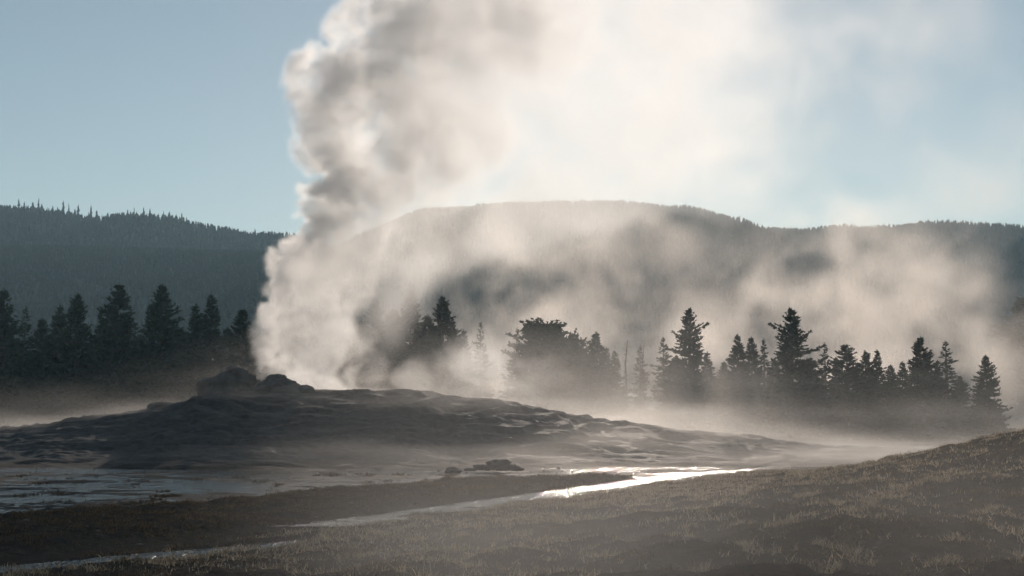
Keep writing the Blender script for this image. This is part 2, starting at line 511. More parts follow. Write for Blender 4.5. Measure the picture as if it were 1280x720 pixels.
def crown_mesh(H, kind, seed):
    """quads (n,4,3) for a crown of height H (base at z = 0), and its branches"""
    g = np.random.default_rng(seed)
    S, D, L, W = [], [], [], []
    wmax, z0, pw, tiers, per, fill = {'spire': (0.160, 0.02, 0.85, 46, 8, 18), 'broad': (0.215, 0.02, 0.72, 46, 9, 20), 'pine': (0.195, 0.05, 0.60, 34, 8, 18),
                                      'round': (0.27, 0.03, 0.45, 40, 13, 16), 'thin': (0.13, 0.08, 0.85, 30, 6, 13)}[kind]
    wmax *= H
    ph = g.uniform(0, 6.28, 5)
    off = g.uniform(0, 50)
    N = tiers * per
    for i in range(N):
        t = ((i + g.uniform(-2, 2)) / N) ** 1.08 if i > 2 else 0.0
        t = min(max(t, 0.0), 0.985 if kind != 'round' else 0.93)
        z = (z0 + (0.985 - z0) * t) * H
        if kind == 'round': prof = math.sqrt(max(0.0, 1 - (max(t - 0.40, -0.3) / 0.62) ** 2))
        else: prof = (1 - t) ** pw * (0.75 + 0.25 * sstep(0.0, 0.15, t))
        a = g.uniform(0, 6.28)
        lobe = 1 + (0.30 if kind != 'pine' else 0.48) * float(vnoise(off + 2.2 * math.cos(a) + 4 * t, 2.2 * math.sin(a) + (9 if kind != 'pine' else 7) * t, 3)) + 0.18 * float(vnoise(off + 5 * math.cos(a), 5 * math.sin(a) + 22 * t, 4))
        l = wmax * prof * lobe * g.uniform(0.55, 1.12) + 0.010 * H
        if g.random() < 0.05: l *= 1.3
        el = -0.12 + g.normal(0, 0.2) + (0.95 if kind != 'round' else 0.3) * t ** 2.5 + (0.15 if kind in ('pine', 'round') else 0)
        D.append(np.array([math.cos(a) * math.cos(el), math.sin(a) * math.cos(el), math.sin(el)]))
        S.append(np.array([0, 0, z])); L.append(l); W.append(1.0 - 0.62 * t if kind != 'round' else 0.85)
    S.append(np.array([0, 0, 0.95 * H])); D.append(np.array([0.0, 0.0, 1.0])); L.append(0.05 * H); W.append(0.35)
    L = np.array(L)
    out = []
    for s_, d, l, w_ in zip(S, D, L, W):
        out.append(sprays([s_], [d], [l], (0.029 if kind != 'thin' else 0.026) * H * w_, g, 1.35 * fill / (0.35 + 0.65 * w_),
                          0.16 if kind in ('spire', 'broad', 'thin') else 0.0, {'pine': 0.75, 'round': 1.0}.get(kind, 0.58)))
    return np.concatenate(out), S, D, L

def merge(parts):
    V, Fc = [], []
    for v, f in parts:
        o = len(V); V += [tuple(p) for p in v]; Fc += [tuple(i + o for i in q) for q in f]
    return V, Fc

UNIT = 10.0
def make_tree_protos():
    P = {}
    for kind, seeds in (('spire', (1, 2, 3)), ('broad', (11, 12, 13, 14)), ('pine', (21, 22, 23)), ('round', (31, 32)), ('thin', (41, 42, 43))):
        for sd in seeds:
            Q, S, D, L = crown_mesh(UNIT, kind, sd)
            me = bpy.data.meshes.new('crown')
            V = Q.reshape(-1, 3).astype(np.float32); Fq = np.arange(len(V), dtype=np.int32)
            me.vertices.add(len(V)); me.vertices.foreach_set('co', V.ravel())
            me.loops.add(len(V)); me.polygons.add(len(V) // 4)
            me.loops.foreach_set('vertex_index', Fq); me.polygons.foreach_set('loop_start', Fq[::4].copy())
            me.update(calc_edges=True); me.materials.append(NEEDLE)
            g = np.random.default_rng(sd)
            parts = [tube([(0, 0, -0.3), (0.05, 0, 3), (-0.03, 0.04, 6), (0, 0, 9.6)], [0.19, 0.14, 0.09, 0.015], 8)]
            for k in g.choice(len(L) - 6, min(60, len(L) - 6), replace=False):
                if L[k] > 0.4:
                    e = S[k] + D[k] * L[k] * 0.9; mid = S[k] + D[k] * L[k] * 0.5 - np.array([0, 0, 0.06 * L[k]])
                    parts.append(tube([S[k], mid, e], [0.035, 0.022, 0.008], 4))
            V2, F2 = merge(parts)
            tm = bpy.data.meshes.new('trunk'); tm.from_pydata(V2, [], F2); tm.materials.append(BARK)
            P.setdefault(kind, []).append((tm, me))
    return P
PROTO = make_tree_protos()
_cnt = {}
def tree(kind, px, py, d, label, wscale=1.0, group='conifers behind the geyser mound', var=None, lean=0.0, base=None):
    x, _, zt = pix(px, py, d)
    zb = float(ground_z(x, d)) if base is None else base
    H = zt - zb
    k = _cnt.get(kind, 0); _cnt[kind] = k + 1
    tm, cm = PROTO[kind][(k if var is None else var) % len(PROTO[kind])]
    r = bpy.data.objects.new({'spire': 'fir_tree', 'broad': 'spruce_tree', 'pine': 'pine_tree', 'round': 'bushy_pine_tree', 'thin': 'thin_conifer'}[kind], None)
    COL.objects.link(r); r.location = (x, d, zb - 0.1)
    r.rotation_euler = (lean, lean * 0.5, (px * 1.37) % 6.28)
    s = (H + 0.1) / UNIT
    r.scale = (s * wscale, s * wscale, s)
    tag(r, label, 'tree', group)
    a = bpy.data.objects.new('trunk', tm); b = bpy.data.objects.new('crown', cm)
    for q in (a, b):
        COL.objects.link(q); q.parent = r
    return r

GL = 'dark conifers left of the steam column'
GM = 'misty conifers behind the mound right of the steam'
GR = 'conifers beyond the stream on the right'
tree('broad', 6, 362, 196, 'tall dark conifer cut by the left edge of the picture', 1.28, GL)
tree('broad', -42, 372, 200, 'dark conifer just past the left edge of the view', 1.28, GL)
tree('thin', 33, 384, 205, 'slim dark conifer tip just right of the tree at the left edge', 1.28, GL)
tree('broad', 53, 398, 199, 'lowest dark conifer in the left row, between the edge tree and the twin tips', 1.28, GL)
tree('spire', 75, 382, 205, 'left and lower of two close conifer tips in the left row', 1.35, GL)
tree('broad', 97, 367, 198, 'right and taller of two close conifer tips in the left row', 1.28, GL)
tree('spire', 128, 385, 204, 'slim dark conifer pressed against the tallest one in the left row', 1.28, GL)
tree('broad', 149, 354, 195, 'tallest dark conifer in the left row with a pointed tip', 1.3, GL)
tree('broad', 203, 356, 193, 'full wide dark conifer standing in the middle of the left row', 1.35, GL)
tree('spire', 245, 380, 200, 'narrow dark conifer left of the sharp pointed one, near the steam', 1.35, GL)
tree('spire', 264, 367, 203, 'sharp narrow dark conifer second from the steam column', 1.4, GL)
tree('broad', 303, 386, 192, 'dark conifer touching the left edge of the steam column', 1.4, GL)
for i, (px, py, lab) in enumerate([(22, 425, 'lower dark conifer filling in behind the tree at the left edge'), (118, 420, 'lower dark conifer filling the gap left of the tallest one'),
                    (176, 418, 'lower dark conifer between the tallest and the widest of the left row'), (228, 415, 'lower dark conifer right of the widest of the left row'),
                    (284, 410, 'lower dark conifer in the gap left of the one touching the steam'), (330, 415, 'lower dark conifer half covered by the edge of the steam column')]):
    tree('broad', px, py, 212 + 3 * (i % 3), lab, 1.6, GL)
tree('round', 438, 424, 168, 'dim low bushy pine in the steam at the right foot of the column', 1.18, GM)
tree('broad', 470, 375, 186, 'dim tall conifer with steam across it, first right of the column', 1.24, GM)
tree('broad', 514, 361, 190, 'tallest dim conifer right of the steam column', 1.18, GM)
tree('broad', 553, 370, 182, 'clear pointed conifer, the darkest right of the steam column', 1.24, GM)
tree('spire', 580, 412, 186, 'low conifer at the right foot of the darkest one by the column', 1.30, GM)
tree('thin', 601, 402, 196, 'thin pale conifer almost lost in steam', 1.18, GM)
tree('thin', 646, 410, 190, 'thin hazy conifer left of the round topped pine', 1.42, GM)
tree('round', 684, 402, 176, 'broad round topped pine standing in mist', 1.24, GM)
tree('round', 708, 420, 182, 'lower round pine at the right shoulder of the broad round topped one', 1.06, GM)
tree('spire', 745, 415, 180, 'pointed conifer right of the round topped pine', 1.77, GM)
tree('spire', 768, 438, 186, 'small conifer beside the bare dead trunk', 1.53, GM)
tree('thin', 800, 432, 194, 'faint thin conifer right of the bare dead trunk', 1.42, GM)
tree('thin', 829, 421, 190, 'thin conifer at the left side of the tall shaggy one', 1.53, GM)
tree('pine', 862, 386, 172, 'tall shaggy conifer in mist, alone before the open gap', 1.30, GR)
tree('spire', 884, 440, 178, 'short conifer at the right side of the tall shaggy one', 1.65, GR)
tree('spire', 922, 418, 176, 'left of two soft grey conifer tips beside the knobbly topped pine', 1.53, GR)
tree('spire', 939, 421, 180, 'right of two soft grey conifer tips beside the knobbly topped pine', 1.42, GR)
tree('thin', 955, 423, 178, 'thin conifer tight against the knobbly topped pine', 1.53, GR)
tree('pine', 988, 386, 162, 'tallest conifer of the right group with a knobbly flat tip', 1.47, GR, 0)
tree('thin', 1031, 428, 168, 'thin pointed conifer right of the knobbly topped pine', 1.42, GR)
tree('pine', 1058, 431, 152, 'dark irregular pine with gaps in its crown', 2.01, GR, 1)
tree('pine', 1082, 440, 156, 'dark ragged pine right of the one with gaps in its crown', 1.65, GR, 2)
tree('spire', 1096, 437, 158, 'small pointed conifer behind the ragged pine', 1.42, GR)
tree('broad', 1151, 421, 148, 'wide dark spruce, the bulkiest of the right group', 1.42, GR)
tree('thin', 1182, 426, 150, 'slim conifer with layered drooping boughs beside the wide dark spruce', 1.89, GR)
tree('spire', 1128, 452, 154, 'low conifer at the left foot of the wide dark spruce', 1.65, GR)
tree('broad', 1232, 444, 132, 'small neat spruce standing apart at the right', 1.27, GR, 2)
tree('round', 1292, 372, 308, 'blurred grey pine in steam at the right edge', 1.18, GR)

for kind, px_, py_, d_, lab in (
        ('broad', 905, 452, 186, 'low dim conifer between the tall shaggy one and the two soft grey tips'), ('broad', 968, 448, 184, 'low conifer filling in at the left foot of the knobbly topped pine'),
        ('broad', 1014, 452, 182, 'low conifer filling in at the right foot of the knobbly topped pine'), ('spire', 1045, 446, 178, 'short conifer behind the pine with gaps in its crown'),
        ('broad', 1113, 456, 172, 'low dense conifer between the ragged pine and the wide dark spruce'), ('spire', 1172, 450, 166, 'short dark conifer behind the slim one with drooping boughs'),
        ('broad', 1200, 470, 160, 'low conifer in the gap before the small neat spruce'), ('broad', 846, 444, 184, 'low conifer at the left foot of the tall shaggy one'),
        ('broad', 452, 400, 194, 'dim conifer half lost in steam at the right edge of the column'), ('broad', 492, 386, 188, 'dim conifer between the two tall ones right of the steam column'),
        ('broad', 535, 394, 186, 'full conifer filling in at the left of the darkest one by the column'), ('spire', 566, 400, 190, 'conifer tucked behind the right side of the darkest one by the column'),
        ('broad', 662, 430, 184, 'low misty conifer at the left foot of the round topped pine'), ('broad', 724, 440, 188, 'low misty conifer between the round pines and the pointed conifer'),
        ('spire', 758, 434, 190, 'misty conifer close behind the pointed conifer near the bare trunk')):
    tree(kind, px_, py_, d_, lab, 1.35, GR if px_ > 840 else GM)

def snag(px, py, d, label, seed):
    x, _, zt = pix(px, py, d); H = zt - float(ground_z(x, d))
    g = np.random.default_rng(seed)
    r = bpy.data.objects.new('dead_tree', None); COL.objects.link(r)
    r.location = (x, d, float(ground_z(x, d)) - 0.1)
    tag(r, label, 'tree', 'bare dead trees')
    V, Fc = tube([(0, 0, 0), (0.1, 0, H * .4), (-0.05, 0, H * .75), (0.25, 0, H)], [0.2, 0.15, 0.1, 0.03], 7)
    parts = [(V, Fc)]
    for k in range(16):
        z = g.uniform(0.35, 0.97) * H; a = g.uniform(0, 6.28); l = g.uniform(0.5, 1.5) * (1.2 - z / H)
        d_ = np.array([math.cos(a), math.sin(a), g.uniform(-0.2, 0.5)])
        parts.append(tube([(0, 0, z), np.array([0, 0, z]) + d_ * l * .6, np.array([0, 0, z + .1]) + d_ * l], [0.05, 0.03, 0.01], 4))
    V, Fc = merge(parts)
    new_mesh('trunk', V, Fc, (BARK,), r)
snag(782, 424, 184, 'bare leaning dead trunk in mist between the hazy conifers', 5)
snag(803, 428, 200, 'second bare dead trunk, fainter and right of the leaning one', 6)

# ------------------------------------------------------------------ hills
def hill(name, prof, d0, d1, d2, seed, amp):
    """ridge whose skyline at distance d1 passes through the photo pixels prof; rises from d0, falls to d2"""
    prof = np.array(prof, float)
    px = np.array([pix(a, b, d1)[0] for a, b in prof]); pz = np.array([pix(a, b, d1)[2] for a, b in prof])
    xs = np.linspace(px[0], px[-1], 260); ts = np.linspace(0, 1, 60)
    def zf(X, Y):
        c = np.interp(X, px, pz) + amp * 0.15 * fbm(X / 60, X * 0 + 2, 3, seed + 3)
        t = np.clip((Y - d0) / (d1 - d0), 0, 1); b = np.clip((Y - d1) / (d2 - d1), 0, 1)
        f = np.where(Y <= d1, 0.35 * t + 0.65 * sstep(0, 1, t), 1 - sstep(0, 1, b))
        edge = np.minimum(sstep(0, .12, t) + (Y > d1), 1) * (1 - sstep(.0, .5, b))
        return 5.5 + (c - 5.5) * f + edge * np.where(np.abs(Y - d1) < 4, 0, 1) * amp * f * (1 - f) * 2 * fbm(X / 130, Y / 160, 4, seed)
    ys = np.concatenate([d0 + (d1 - d0) * ts, d1 + (d2 - d1) * ts[6::6]])
    X, Y = np.meshgrid(xs, ys, indexing='ij'); Z = zf(X, Y); Z[:, 0] = 2
    nx, ny = X.shape; i = np.arange(nx - 1)[:, None]; j = np.arange(ny - 1)[None, :]
    q = np.stack([i * ny + j, (i + 1) * ny + j, (i + 1) * ny + j + 1, i * ny + j + 1], -1).reshape(-1, 4).astype(np.int32)
    o = new_mesh(name, np.stack([X, Y, Z], -1).reshape(-1, 3), q, (HILLM,), smooth=True)
    tag(o, kind='structure')
    return zf, px, d0, d1, d2
mh = NT('hill_soil')
mh.l(mh.ramp(mh.noise(0.03, 5, 0.6, mh.pos()), [(0.35, (0.026, 0.034, 0.022)), (0.65, (0.036, 0.042, 0.028))]), mh.b.inputs['Base Color'])
mh.b.inputs['Roughness'].default_value = 0.95
HILLM = mh.m

H_LEFT = [(-420, 270), (-200, 255), (0, 264), (60, 268), (120, 277), (200, 284), (260, 291), (320, 300), (372, 301), (430, 320), (520, 345), (640, 380)]
H_LOW = [(-420, 318), (-200, 322), (0, 312), (60, 314), (150, 320), (240, 323), (330, 326), (430, 338), (520, 362), (600, 400)]
H_RIGHT = [(330, 400), (420, 330), (470, 300), (530, 277), (620, 271), (700, 268), (780, 266), (850, 266), (880, 270), (905, 281), (935, 291), (1000, 294), (1080, 296), (1160, 298), (1230, 299), (1280, 295), (1400, 285), (1700, 300)]
hl = hill('hill_left', H_LEFT, 640, 1150, 1500, 3, 30)
ho = hill('hill_low', H_LOW, 420, 900, 1010, 7, 14)
hr = hill('hill_right', H_RIGHT, 420, 1000, 1500, 11, 36)

def far_tree_quads(n, g, P, Hs, wide=1.0):
    """low detail conifers: three crossed ragged spires each, real little trees"""
    ring = 5
    Vs, Fs = [], []
    lev = np.array([0.08, 0.32, 0.30, 0.58, 0.56, 0.80, 0.78, 1.0]); rad = np.array([0.17, 0.09, 0.14, 0.06, 0.105, 0.035, 0.06, 0.0])
    a0 = g.uniform(0, 6.28, n)[:, None, None]
    ang = a0 + np.arange(ring)[None, None, :] * 2 * math.pi / ring + np.arange(8)[None, :, None] * 0.7
    rr = rad[None, :, None] * g.uniform(0.55, 1.45, (n, 8, ring)) * Hs[:, None, None] * g.uniform(0.7, 1.2, (n, 1, 1)) * wide
    X = P[:, 0, None, None] + np.cos(ang) * rr; Y = P[:, 1, None, None] + np.sin(ang) * rr
    Z = P[:, 2, None, None] + lev[None, :, None] * Hs[:, None, None] + 0 * X + g.uniform(-.03, .03, (n, 8, ring)) * Hs[:, None, None]
    V = np.stack([X, Y, Z], -1).reshape(-1, 3)
    f = []
    for l in range(7):
        for a in range(ring):
            b = (a + 1) % ring
            f.append((l * ring + a, l * ring + b, (l + 1) * ring + b, (l + 1) * ring + a))
    f = np.array(f)
    Fc = (f[None] + (np.arange(n) * 8 * ring)[:, None, None]).reshape(-1, 4).astype(np.int32)
    return V, Fc

def forest(name, hz, n, seed, hmin, hmax, crest=0):
    zf, px, d0, d1, d2 = hz
    g = np.random.default_rng(seed)
    xlo, xhi = max(px[0], -0.44 * d1), min(px[-1], 0.44 * d1)
    X = g.uniform(xlo, xhi, n); Y = d0 + (d1 - d0) * g.uniform(0.02, 1.0, n) ** 0.8
    if crest:
        X = np.concatenate([X, g.uniform(xlo, xhi, crest)]); Y = np.concatenate([Y, g.uniform(d1 - 22, d1 + 8, crest)])
    keep = fbm(X / 50, Y / 70, 3, seed) > -0.62
    X, Y = X[keep], Y[keep]
    Z = zf(X, Y) - 0.3
    Hs = g.uniform(hmin, hmax, len(X)) * (1 + 0.25 * fbm(X / 90, Y / 90, 2, seed + 4))
    V, Fc = far_tree_quads(len(X), g, np.stack([X, Y, Z], -1), Hs, 1.6)
    o = new_mesh(name, V, Fc, (NEEDLE2,))
    tag(o, kind='stuff')
    return o
tag(forest('forest', hl, 9000, 101, 4.5, 8, 700), 'far dark forest covering the hill at left')
tag(forest('forest', ho, 16000, 102, 2.6, 5.4, 2600), 'dark forest covering the low slope behind the left conifers')
tag(forest('forest', hr, 19000, 103, 3.4, 7.5, 3800), 'far forest covering the wide hill at right')

# single trees standing against the sky on the left ridge
zfL, pxL, d0L, d1L, d2L = hl
g = np.random.default_rng(77)
sky_protos = []
for k in range(6):
    V, Fc = far_tree_quads(1, g, np.zeros((1, 3)), np.array([10.0]))
    s_ = 0.62 if k % 2 else 0.9
    V = V * np.array([s_, s_, 1]); 
    tv, tf = tube([(0, 0, -0.5), (0, 0, 6)], [0.14, 0.05], 5)
    n0 = len(V)
    me = bpy.data.meshes.new('ridge_conifer')
    me.from_pydata([tuple(v) for v in V] + [tuple(v) for v in tv], [], [tuple(int(i) for i in q) for q in Fc] + [tuple(i + n0 for i in q) for q in tf])
    me.materials.append(NEEDLE2); sky_protos.append(me)
ridge_px = [3, 9, 15, 21, 28, 33, 39, 46, 50, 57, 64, 70, 77, 84, 92, 96, 109, 112, 119, 126, 133, 139, 148, 151, 158, 166, 169, 178, 186, 190, 195, 203, 210, 219, 226, 232, 240, 247, 252, 259, 268, 273, 281, 290, 297, 305, 313, 318, 329, 338, 349, 358]
for i, a in enumerate(ridge_px):
    x = pix(a, 280, d1L)[0]
    o = bpy.data.objects.new('ridge_conifer', sky_protos[i % 6]); COL.objects.link(o)
    h = g.uniform(0.65, 1.45) * (1.15 if a < 130 else 0.95 if a < 230 else 0.75)
    o.location = (x, d1L + 3, float(zfL(np.array(x), np.array(d1L + 3.0))) - 0.3)
    o.scale = (h * g.uniform(1.1, 1.7), h * g.uniform(1.1, 1.7), h); o.rotation_euler = (0, 0, g.uniform(0, 6.28))
    tag(o, 'tiny far conifer standing against the sky on the left ridge line', 'tree', 'conifers on the left ridge line')

# ------------------------------------------------------------------ grass
def grass_mat(name, c0, c1):
    m = NT(name); t = m.t
    t.nodes.remove(m.b)
    rnd = m.n('ShaderNodeNewGeometry').outputs['Random Per Island']
    c = m.ramp(rnd, [(0.0, c0), (1.0, c1)])
    d = m.n('ShaderNodeBsdfDiffuse'); tr = m.n('ShaderNodeBsdfTranslucent'); mx = m.n('ShaderNodeMixShader')
    mx.inputs[0].default_value = 0.55
    m.l(c, d.inputs[0]); m.l(c, tr.inputs[0]); m.l(d.outputs[0], mx.inputs[1]); m.l(tr.outputs[0], mx.inputs[2]); m.l(mx.outputs[0], m.o.inputs[0])
    return m.m
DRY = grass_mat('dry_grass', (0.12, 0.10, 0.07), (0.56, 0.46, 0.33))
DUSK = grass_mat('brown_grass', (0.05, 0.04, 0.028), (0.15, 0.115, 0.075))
SEED = grass_mat('seed_heads', (0.35, 0.30, 0.24), (0.6, 0.54, 0.45))

def blades(P, n_per, hmin, hmax, wid, g, lean=0.45, spread=0.10):
    n = len(P) * n_per
    B = np.repeat(P, n_per, 0) + np.concatenate([g.normal(0, spread, (n, 2)), np.zeros((n, 1))], 1)
    B[:, 2] = ground_z(B[:, 0], B[:, 1]) - 0.01
    a = g.uniform(0, 6.28, n); ln = np.abs(g.normal(0, lean, n)); h = g.uniform(hmin, hmax, n) * g.uniform(.6, 1, n)
    d = np.stack([np.cos(a) * ln, np.sin(a) * ln, np.ones(n)], -1)
    s = np.stack([-np.sin(a + 1), np.cos(a + 1), np.zeros(n)], -1) * (wid * g.uniform(.6, 1.3, n))[:, None]
    M = B + d * (h * 0.55)[:, None]
    T = B + d * h[:, None] + np.stack([np.cos(a), np.sin(a), -0.5 + 0 * a], -1) * (h * ln * 0.35)[:, None]
    V = np.stack([B - s, B + s, M + s * .7, M - s * .7, T], 1).reshape(-1, 3)
    k = np.arange(n)[:, None] * 5
    tri = np.concatenate([k + np.array([[0, 1, 2]]), k + np.array([[0, 2, 3]]), k + np.array([[3, 2, 4]])], 0).astype(np.int32)
    return V, tri, T

def scatter(n, g, y0, y1, dens):
    y = np.sqrt(g.uniform(y0 ** 2, y1 ** 2, n)); x = g.uniform(-0.46, 0.46, n) * y
    k = g.uniform(0, 1, n) < dens(x, y)
    return np.stack([x[k], y[k], 0 * y[k]], -1)

g = np.random.default_rng(5)
def dens_dry(x, y):
    s = x - stream_x(y)
    f = sstep(0.8, 2.5, s) * (1 - sstep(75, 90, y))
    patch = sstep(-0.15, 0.35, fbm(x / 4.5, y / 3.5, 3, 201))
    band = np.exp(-((s - 6) / 6.0) ** 2) * sstep(40, 50, y)
    return f * (0.06 + 0.9 * band * (0.45 + 0.55 * patch) + 0.40 * patch * sstep(20, 34, y))
P = scatter(46000, g, 22, 80, dens_dry)
V, tri, T = blades(P, 9, 0.05, 0.19, 0.010, g, 0.6, 0.12)
o = new_mesh('grass', V, tri, (DRY,)); tag(o, 'pale dry grass growing over the bank right of the stream', kind='stuff')
k = g.uniform(0, 1, len(T)) < 0.035
T = T[k]
r = g.uniform(0.012, 0.030, len(T))[:, None]
e = [np.array(v, float) for v in ((1, 0, 0), (0, 1, 0), (-1, 0, 0), (0, -1, 0), (0, 0, 1.5), (0, 0, -1.5))]
V = np.stack([T + q * r for q in e], 1).reshape(-1, 3)
f = np.array([(0, 1, 4), (1, 2, 4), (2, 3, 4), (3, 0, 4), (1, 0, 5), (2, 1, 5), (3, 2, 5), (0, 3, 5)])
o = new_mesh('seed_heads', V, (f[None] + (np.arange(len(T)) * 6)[:, None, None]).reshape(-1, 3).astype(np.int32), (SEED,))
tag(o, 'pale seed heads on the dry grass of the bank', kind='stuff')
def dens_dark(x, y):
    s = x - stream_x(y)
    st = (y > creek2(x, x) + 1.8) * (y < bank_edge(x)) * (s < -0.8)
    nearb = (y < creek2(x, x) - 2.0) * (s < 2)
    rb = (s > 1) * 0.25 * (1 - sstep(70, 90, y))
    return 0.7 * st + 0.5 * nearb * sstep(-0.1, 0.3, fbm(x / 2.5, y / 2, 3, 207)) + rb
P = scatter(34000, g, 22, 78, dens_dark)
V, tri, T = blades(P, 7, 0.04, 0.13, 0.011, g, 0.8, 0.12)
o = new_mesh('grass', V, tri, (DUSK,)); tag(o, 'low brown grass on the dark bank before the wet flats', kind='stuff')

# clumped growth: many small clumps of mixed dry stems
def clumps(n, dens, y0, y1, per):
    C = scatter(n, g, y0, y1, dens)
    sz = g.uniform(0.10, 0.34, len(C))
    Q = np.repeat(C, per, 0); ss = np.repeat(sz, per)
    Q[:, 0] += g.normal(0, 1, len(Q)) * ss; Q[:, 1] += g.normal(0, 0.8, len(Q)) * ss
    return Q
P = clumps(2600, lambda x, y: dens_dry(x, y) * 0.8 + 0.12 * (x > stream_x(y) + 1.5), 22, 76, 16)
V, tri, T = blades(P, 6, 0.07, 0.26, 0.011, g, 0.75, 0.05)
o = new_mesh('grass', V, tri, (DRY,)); tag(o, 'clumped pale dry growth on the slope right of the stream', kind='stuff')
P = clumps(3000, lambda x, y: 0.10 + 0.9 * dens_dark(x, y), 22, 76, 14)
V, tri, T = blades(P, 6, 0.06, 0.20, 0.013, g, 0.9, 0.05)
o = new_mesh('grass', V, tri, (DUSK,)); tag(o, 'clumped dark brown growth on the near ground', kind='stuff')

# small stones strewn over the near ground
P = scatter(5200, g, 24, 84, lambda x, y: 0.25 + 0.75 * sstep(0.0, 0.4, fbm(x / 3, y / 3, 3, 231)))
bm = bmesh.new(); bmesh.ops.create_icosphere(bm, subdivisions=1, radius=1)
sv = np.array([v.co[:] for v in bm.verts]); sf = np.array([[v.index for v in f.verts] for f in bm.faces]); bm.free()
P[:, 2] = ground_z(P[:, 0], P[:, 1])
r = (0.02 + 0.07 * g.random(len(P)) ** 3)[:, None, None]
V = sv[None] * r * g.uniform(0.6, 1.4, (len(P), len(sv), 1)) * g.uniform(0.7, 1.5, (len(P), 1, 3)) * np.array([1, 1, 0.6]) + P[:, None, :]
o = new_mesh('gravel', V.reshape(-1, 3), (sf[None] + (np.arange(len(P)) * len(sv))[:, None, None]).reshape(-1, 3).astype(np.int32), (SINTER,))
tag(o, 'small stones strewn over the near ground', kind='stuff')

# countable tufts in the foreground
tuft_px = [(1095, 628, 'wide pale grass tuft on the slope below the small neat spruce'), (985, 655, 'pale grass tuft in the middle of the dark slope'), (858, 672, 'low pale grass tuft at the left of the dark slope'),
           (1045, 690, 'pale grass tuft near the bottom edge on the dark slope'), (1235, 640, 'pale grass tuft on the slope against the right edge'), (1250, 600, 'grass tuft high on the slope near its right skyline'),
           (1165, 600, 'grass tuft on the upper slope in front of the wide dark spruce'), (1010, 620, 'grass tuft on the slope below the knobbly topped pine'), (700, 655, 'pale grass tuft on the near bank below the bright stream'),
           (560, 690, 'pale grass tuft at the bottom, below the thin end of the stream'), (440, 700, 'pale green grass tuft at the bottom left, right of the lower runoff thread'), (1180, 705, 'grass tuft in the bottom right corner area of the slope')]
def depth_of(px, py):
    ds = np.arange(18, 90, 0.1); xs = np.array([pix(px, py, d)[0] for d in ds]); zs = np.array([pix(px, py, d)[2] for d in ds])
    k = np.argmax(zs < ground_z(xs, ds)); return ds[k], xs[k]
for i, (a, b, lab) in enumerate(tuft_px):
    d, x = depth_of(a, b)
    gz = float(ground_z(x, d))
    big = 1.0 + 0.6 * (i % 3 == 0)
    Pt = np.stack([x + np.clip(g.normal(0, 0.18 * big, 30), -.4, .4), d + np.clip(g.normal(0, 0.13, 30), -.25, .25), np.zeros(30)], -1)
    V, tri, T = blades(Pt, 8, 0.08, 0.22 * big ** .5, 0.008, g, 0.7, 0.06)
    o = new_mesh('grass_tuft', V - np.array([x, d, gz]), tri, (DRY,), loc=(x, d, gz))
    tag(o, lab, 'grass tuft', 'dry grass tufts on the near slope')

# ------------------------------------------------------------------ steam
def vol_mat(name, dens, g_, col, attr, step=1.0):
    m = bpy.data.materials.new(name); m.use_nodes = True; t = m.node_tree; t.nodes.clear()
    o = t.nodes.new('ShaderNodeOutputMaterial'); p = t.nodes.new('ShaderNodeVolumePrincipled')
    p.inputs['Density'].default_value = dens; p.inputs['Density Attribute'].default_value = attr
    p.inputs['Anisotropy'].default_value = g_; p.inputs['Color'].default_value = (*col, 1)
    t.links.new(p.outputs[0], o.inputs['Volume'])
    if hasattr(m, 'cycles'): m.cycles.volume_step_rate = step
    return m
STEAM = vol_mat('steam', 1.0, 0.55, (0.99, 0.98, 0.97), 'density', 1.15)
DRIFT = vol_mat('drifting_steam', 1.0, 0.55, (0.995, 0.935, 0.885), 'density', 4.0)
MIST = vol_mat('ground_mist', 1.0, 0.55, (0.99, 0.95, 0.91), 'density', 8.0)
VEIL = vol_mat('steam_veil', 0.0008, 0.55, (0.98, 0.975, 0.97), '')

